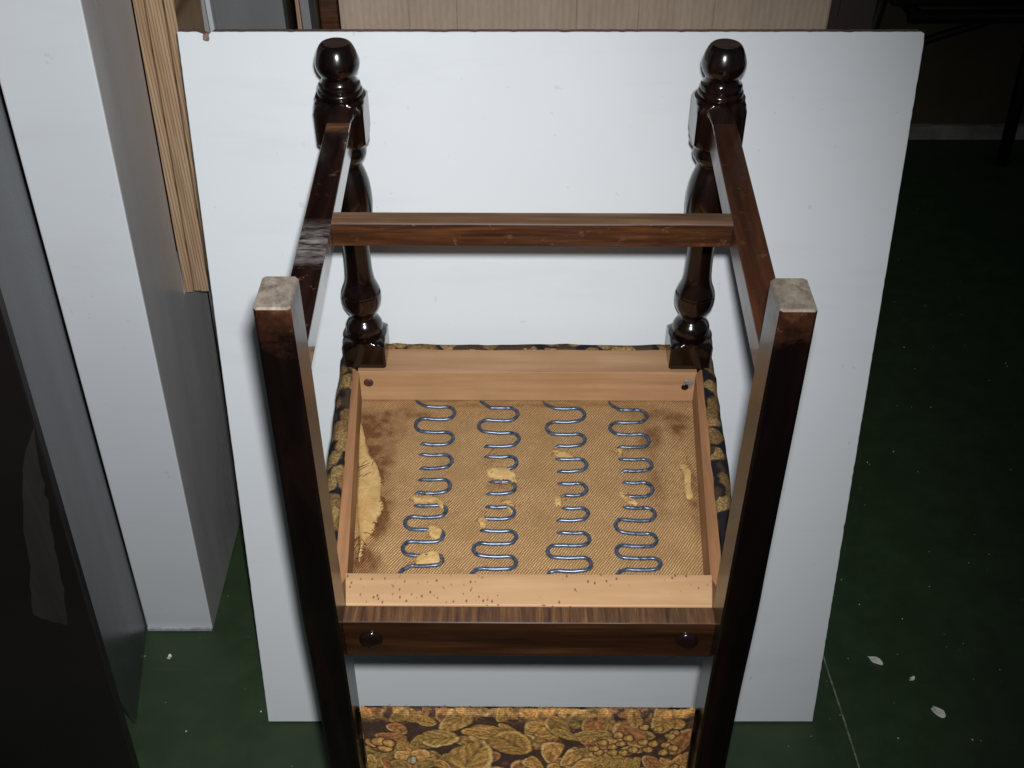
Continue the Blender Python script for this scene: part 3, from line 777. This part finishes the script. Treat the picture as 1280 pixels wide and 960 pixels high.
for A, B, ry, tx, hid in SPR:
    P = spring_path(A, B, ry, tx, hid)
    Q = []
    for x, y, h in P:
        base = float(hz(x, y)); Q.append(c(x+random.uniform(-1, 1)*.0002, y, base+.0011-.0046*h))
    Q = catmull(Q, 2)
    V, F = tube_data(Q, .0024, 10)
    pyd('spring', V, F, M['spring'], root, smooth=True)

FOAM = [
[(-.2092, .0709), (-.2005, .0958), (-.1936, .1269), (-.1838, .1437), (-.1761, .1634), (-.17, .1795), (-.1684, .2077), (-.163, .2291), (-.1691, .2441), (-.1716, .2616), (-.18, .2817), (-.1814, .3068), (-.1893, .256), (-.2003, .1636)],
[(-.1342, .2074), (-.1178, .2057), (-.1044, .2087), (-.0952, .2163), (-.0925, .2254), (-.0979, .2269), (-.1039, .2179), (-.1171, .2159), (-.1303, .216)],
[(-.1103, .2538), (-.104, .2508), (-.0969, .2566), (-.0947, .2653), (-.0964, .2724), (-.1026, .2739), (-.1093, .2683), (-.1131, .2596)],
[(-.1231, .3103), (-.1207, .3007), (-.114, .2923), (-.1017, .2894), (-.096, .2963), (-.0953, .3087), (-.1065, .3121)],
[(-.0507, .1622), (-.0395, .1555), (-.0259, .157), (-.0145, .1683), (-.0117, .1827), (-.0166, .186), (-.0256, .1781), (-.0369, .175), (-.047, .1719)],
[(-.0318, .2126), (-.0208, .211), (-.0142, .2216), (-.0152, .2307), (-.0195, .2307), (-.0251, .2217)],
[(-.0571, .243), (-.0508, .2385), (-.0464, .2429), (-.0465, .2532), (-.0525, .2533), (-.0559, .2489)],
[(.1804, .1517), (.1919, .15), (.1912, .176), (.1896, .2089), (.1821, .2075), (.1841, .1696)],
[(.0298, .1281), (.0425, .128), (.056, .1363), (.0535, .143), (.0421, .1398), (.032, .1342)],
[(.1046, .1989), (.1114, .1973), (.1214, .2111), (.1275, .2166), (.1186, .2188), (.1084, .2081)],
[(.1071, .1257), (.1141, .1239), (.1138, .1357), (.1077, .1348)],
[(.0316, .2027), (.0382, .2042), (.0396, .218), (.0334, .2196)]]
FL = ['large torn patch of yellow foam along the left rail']+[None]*11
for fi, poly in enumerate(FOAM):
    pts = []
    k = len(poly)
    for i in range(k):
        a = np.array(poly[i]); b = np.array(poly[(i+1) % k])
        for s in np.linspace(0, 1, 7)[:-1]:
            j = .0013 if fi == 0 else .0010
            pts.append(a+(b-a)*s+np.array([random.gauss(0, j), random.gauss(0, j)]))
    pts = np.array(pts); cn = pts.mean(0); m = len(pts)
    hh = .0045 if fi == 0 else (.0040 if fi < 7 else .0030)
    if fi in (5, 8, 11, 10): hh = .0026
    V = []; F = []
    levels = [(1.0, -.004), (.985, .4), (.93, .75), (.80, .95), (.55, 1.0), (.25, 1.0)]
    for q, h in levels:
        ps = pts.copy()
        if q < .99:
            kk = 1 if q > .9 else 4
            ps = sum(np.roll(pts, j, 0) for j in range(-kk, kk+1))/(2*kk+1)
        for p in ps:
            x, y = cn+(p-cn)*q
            lift = h*hh if h > 0 else -.004
            V.append(c(x, y, float(hz(x, y))+lift+(fbm(x+1, y+1, 130, 41)-.5)*(.0020 if fi == 0 else .0036)*(q < .99)))
    V.append(c(cn[0], cn[1], float(hz(*cn))+hh))
    for i in range(len(levels)-1):
        for j in range(m): F.append((i*m+j, i*m+(j+1) % m, (i+1)*m+(j+1) % m, (i+1)*m+j))
    for j in range(m): F.append(((len(levels)-1)*m+j, (len(levels)-1)*m+(j+1) % m, len(V)-1))
    o = pyd('foam_patch', V, F, M['foam'], root, smooth=True)
    bm = bmesh.new(); bm.from_mesh(o.data); bmesh.ops.recalc_face_normals(bm, faces=bm.faces); bm.to_mesh(o.data); bm.free()
    if FL[fi]: o['label'] = FL[fi]
# frayed threads round the tears
VV = []; FF = []
def thread(p0, d, L, lift, r=.00045, curl=.4):
    P = []; x, y = p0; a = d
    z = float(hz(x, y))+.0015
    for k in range(7):
        P.append(c(x, y, z+lift*math.sin(math.pi*k/6*.8))); x += math.cos(a)*L/6; y += math.sin(a)*L/6; a += random.gauss(0, curl)*.5
    v, f = tube_data(P, r, 5); b = len(VV); VV.extend(v); FF.extend([tuple(i+b for i in q) for q in f])
edge0 = FOAM[0][1:12]
for i in range(len(edge0)-1):
    a = np.array(edge0[i]); b = np.array(edge0[i+1])
    for _ in range(random.choice((2, 5, 9, 12))):
        p = a+(b-a)*random.random(); thread(p+np.array([.003, 0]), math.pi+random.gauss(0, 1.1), random.uniform(.002, .011), random.uniform(.001, .004))
for i in range(7):
    thread((-.186+random.uniform(-.004, .008), .14+random.random()*.03), 2.2+random.gauss(0, .25), random.uniform(.015, .03), .003, .00042, .15)
for i in range(5):
    thread((-.184+random.uniform(-.004, .004), .262+random.random()*.02), 1.9+random.gauss(0, .2), random.uniform(.02, .034), .003, .00042, .15)
th0 = pyd('frayed_strands', VV, FF, M['strand'], root, smooth=True); th0['kind'] = 'stuff'
VV = []; FF = []
for poly in FOAM[1:]:
    for _ in range(9):
        i = random.randrange(len(poly)); a = np.array(poly[i]); b = np.array(poly[(i+1) % len(poly)])
        thread(a+(b-a)*random.random(), random.uniform(0, 6.28), random.uniform(.004, .010), .0025)
for _ in range(14): thread((random.uniform(-.052, -.018), random.uniform(.186, .196)), random.gauss(.15, .25), random.uniform(.010, .02), .002, .0004, .3)
thread((-.0545, .163), -1.15, .036, .008, .0005, .1); thread((-.047, .150), -.9, .016, .006, .0004, .15); thread((-.04, .151), -.6, .014, .005, .0004, .15)
th = pyd('frayed_threads', VV, FF, M['thread'], root, smooth=True); th['kind'] = 'stuff'

# ------------------------------------------------------------------ tapestry back panel
GX, GZ = 372, 420
xs = np.linspace(-.1775, .1775, GX)
zs = np.concatenate([np.linspace(-.1485, -.30, 190), np.linspace(-.3015, -.615, GZ-190)])
U, Wz = np.meshgrid(xs, zs, indexing='ij')
GOLD = np.array([.37, .215, .070]); LIGHT = np.array([.62, .41, .18]); OCH = np.array([.44, .235, .078]); OLIVE = np.array([.25, .16, .052]); RUST = np.array([.30, .135, .055])
col = np.zeros(U.shape+(3,)); col[:] = (.036, .021, .018)
g = fbm(U+1, Wz+2, 90, 51)
col = col+(np.clip(g-.52, 0, 1)*.5)[..., None]*np.array([.5, .25, .12])
relief = np.zeros(U.shape)
wx = U+(fbm(U+1, Wz+2, 120, 61)-.5)*.0035; wz = Wz+(fbm(U+3, Wz+2, 120, 71)-.5)*.0035
VN = (fbm(U+1, Wz+2, 55, 111)-.5)*14; VN2 = fbm(U+2, Wz+2, 240, 121)
dith = np.random.default_rng(5).random(U.shape)
def paint(mask, colr):
    m = np.clip(mask, 0, 1)[..., None]
    col[:] = col*(1-m)+np.asarray(colr)*m if not callable(colr) else col
def leaf(cx, cz, a, b, rot, base, rim=LIGHT, pinch=.0, veins=9, side=1):
    ca, sa = math.cos(rot), math.sin(rot); dx = wx-cx; dz = wz-cz
    u = (dx*ca+dz*sa)/a; v = (-dx*sa+dz*ca)/b
    vv = v*(1+pinch*np.clip(u, -1, 1)*1.6+pinch*.4)
    d = np.sqrt(u*u+vv*vv)
    sel = (np.abs(u) < 1.4) & (np.abs(v) < 1.6)
    m = np.clip((1-d)*9, 0, 1)*sel
    ol = np.clip((1.17-d)*9, 0, 1)*sel
    paint(ol*.45, (.022, .013, .012))
    shade = .85+.24*np.sin((u*1.2+np.abs(vv)*1.1)*veins+VN)+.25*(VN2-.5)
    cc = base[None, None]*shade[..., None]
    rm = np.clip((d-.72)*6, 0, 1)*(v*side > -.1)
    cc = cc*(1-rm[..., None])+rim[None, None]*rm[..., None]
    mid = np.exp(-(v/.10)**2)*(np.abs(u) < .8)
    cc = cc*(1-.45*mid[..., None])
    col[:] = col*(1-m[..., None])+cc*m[..., None]
    relief[:] = np.maximum(relief, m*(1-.5*np.clip(d, 0, 1)))
def berry(cx, cz, r, base=GOLD):
    d = np.sqrt((wx-cx)**2+((wz-cz))**2)/r
    paint(np.clip((1.25-d)*6, 0, 1), (.03, .017, .012))
    m = np.clip((1-d)*6, 0, 1); s = 1.15-.6*d+.25*np.sin((wx-cx)/r*5)
    col[:] = col*(1-m[..., None])+(base[None, None]*np.clip(s, .3, 1.6)[..., None])*m[..., None]
    relief[:] = np.maximum(relief, m*(1-.6*np.clip(d, 0, 1)))
def flower(cx, cz, r, n, rot=0, base=LIGHT, inner=OCH):
    for k in range(n):
        a = rot+2*math.pi*k/n
        leaf(cx+math.cos(a)*r*.6, cz+math.sin(a)*r*.6, r*.52, r*.30, a, base*.8, base, .25, 5)
    berry(cx, cz, r*.25, inner)
pr = random.Random(4)
bases = (GOLD, OCH, OLIVE, GOLD, RUST)
for _ in range(300):
    z = pr.uniform(-.61, -.138); x = pr.uniform(-.18, .18); s = .6+.7*pr.random()
    if z > -.25: s *= 1.05
    leaf(x, z, .020*s, .0115*s, pr.uniform(0, 3.14), bases[pr.randrange(5)], LIGHT*pr.uniform(.5, .9), pr.uniform(-.25, .25), pr.choice((7, 9, 11)))
for _ in range(9): flower(pr.uniform(-.16, .16), pr.uniform(-.58, -.30), pr.uniform(.022, .034), pr.choice((5, 6)), pr.random())
for _ in range(7):
    x, z = pr.uniform(-.15, .15), pr.uniform(-.58, -.30)
    for k in range(12): berry(x+pr.uniform(-.022, .022), z+pr.uniform(-.02, .02), .0055)
# the motifs that show above the picture's lower edge
leaf(-.0950, -.1955, .0225, .0165, .10, OLIVE*1.25, LIGHT, .10, 11, -1)
leaf(-.0590, -.2260, .0285, .0215, -2.05, GOLD*.95, LIGHT, -.28, 13, 1)
leaf(-.0165, -.2040, .0255, .0225, -.7, GOLD*.8, GOLD*1.3, .15, 14, 1)
leaf(-.0560, -.1830, .016, .007, .05, OCH*.9, LIGHT*.8, .1, 8)
for q in ((-.163, -.2090, .0085), (-.155, -.2120, .0085), (-.169, -.2050, .0075), (-.161, -.2010, .008), (-.151, -.2040, .007)): berry(*q, OCH*1.15)
leaf(-.1370, -.2060, .012, .0055, 1.3, OCH*.8, GOLD, .1, 7); leaf(-.120, -.2020, .014, .006, 1.1, OLIVE*1.1, GOLD, .1, 7)
leaf(-.1360, -.2255, .011, .0085, .3, OCH*1.1, LIGHT, .2, 6); leaf(-.1180, -.2250, .011, .0085, -.3, OCH*1.1, LIGHT, -.2, 6)
berry(-.1270, -.2345, .006, np.array([.34, .30, .24])); leaf(-.140, -.243, .013, .009, -.5, OLIVE, GOLD, 0, 6); leaf(-.112, -.241, .014, .009, .4, OLIVE, GOLD, 0, 6)
leaf(-.172, -.240, .006, .014, 0, GOLD, LIGHT, 0, 6); leaf(-.090, -.2300, .010, .005, .9, OLIVE, GOLD, .1, 6); leaf(-.094, -.243, .012, .007, -.8, OCH*.8, LIGHT*.7, .1, 6)
leaf(.0265, -.2200, .0200, .0098, 1.45, OCH, LIGHT, -.30, 6); leaf(.0470, -.2300, .0165, .0080, .95, OCH, LIGHT, -.3, 6)
leaf(.0090, -.2420, .0165, .0075, 2.3, OCH*.9, LIGHT, -.3, 6); leaf(.0620, -.2420, .0165, .0070, .55, OCH, LIGHT, -.3, 6); leaf(.030, -.2500, .012, .008, 1.5, OCH, LIGHT, 0, 5)
leaf(.0420, -.1880, .020, .0075, -.55, OLIVE*1.2, GOLD, .1, 9); leaf(.0700, -.1850, .020, .0068, .1, OLIVE*1.2, GOLD, 0, 9); leaf(.0700, -.2060, .010, .005, -.3, RUST*.8, OCH, 0, 6); leaf(.061, -.2180, .010, .006, 0, OLIVE, GOLD, 0, 6)
for x, z in ((.0777, -.2372), (.089, -.2399), (.1005, -.2420), (.1113, -.2396), (.1209, -.2380)): leaf(x, z, .0115, .0045, 1.3+10*(x-.1), OLIVE*1.3, GOLD, -.2, 7)
for x, z in ((.0822, -.2008), (.0943, -.22), (.1053, -.2199), (.0785, -.2202), (.0985, -.187), (.1098, -.1922), (.1254, -.1732), (.141, -.1756), (.1259, -.2002), (.1371, -.2028), (.1317, -.2139), (.1514, -.2054), (.1597, -.2108), (.116, -.2141), (.0936, -.2089), (.0733, -.212), (.1027, -.2033), (.1495, -.2193), (.1587, -.1834), (.1546, -.1889)):
    berry(x, z, .0058, GOLD*1.15)
flower(.1640, -.2445, .021, 6, .3, OCH*1.2, GOLD)
# fold along the upper edge
top = np.clip(1-(-.1485-Wz)/.020, 0, 1)
nz1 = fbm(U*1+1, Wz*1.6+2, 130, 81)
tc_ = np.where((nz1 > .50)[..., None], OCH*.6, np.array([.02, .013, .016]))*(.5+.9*fbm(U+1, Wz+2, 260, 91))[..., None]
col = col*(1-(np.clip(top*1.6, 0, 1)*.55)[..., None])+tc_*(np.clip(top*1.6, 0, 1)*.55)[..., None]
col *= (.72+.5*fbm(U+1, Wz+1, 420, 15, 2))[..., None]
Yp = .4215+.003*np.clip(np.minimum(1, (.1775-np.abs(U))/.010), 0, 1)-.006*np.clip(1-(-.1485-Wz)/.008, 0, 1)**2+.0005*relief+.0016*(fbm(U+1, Wz+1, 30, 25)-.5)
sag = np.clip((-.20-Wz)/.45, 0, 1); Yp = Yp+.052*sag**1.3
Zp = Wz.copy(); Zp[:, 0] += (fbm(xs+1, xs*0+1, 160, 35)-.5)*.005; Zp[:, 1] += (fbm(xs+1, xs*0+1, 160, 35)-.5)*.003
W = np.stack([U, -Yp, Zp+HB], -1).reshape(-1, 3)
pan = grid_obj('backrest_panel', W, GX, GZ, M['tapestry'], root, ('print', np.clip(col*np.array([2.05, 1.9, 1.55]), .004, .95).reshape(-1, 3)))
# padding behind it and the rails of the back
finish_bm(hexa_bm([c(-.1815, .474-.004, -.618), c(.1815, .474-.004, -.618), c(.1815, .445, -.618), c(-.1815, .445, -.618),
                   c(-.1815, .410, -.172), c(.1815, .410, -.172), c(.1815, .398, -.172), c(-.1815, .398, -.172)], .004), 'backrest_pad', M['cover'], root)
finish_bm(hexa_bm([c(-.1835, .486, -.664), c(.1835, .486, -.664), c(.1835, .458, -.664), c(-.1835, .458, -.664),
                   c(-.1835, .480, -.612), c(.1835, .480, -.612), c(.1835, .452, -.612), c(-.1835, .452, -.612)], .003), 'crest_rail', M['dark_rail'], root)
# stray threads along the top of the panel
VV = []; FF = []
for _ in range(150):
    x = random.uniform(-.178, .178); P = []; yb = .4165+random.uniform(-.003, .006); zb = -.1500
    dx = random.gauss(0, .0016)
    for k in range(4): P.append(c(x+dx*k/3, yb+.0006*k, zb+random.uniform(.0012, .0034)*k/3))
    v, f = tube_data(P, .0003, 4); b = len(VV); VV.extend(v); FF.extend([tuple(i+b for i in q) for q in f])
e = pyd('frayed_edge', VV, FF, M['thread'], pan); e['kind'] = 'stuff'
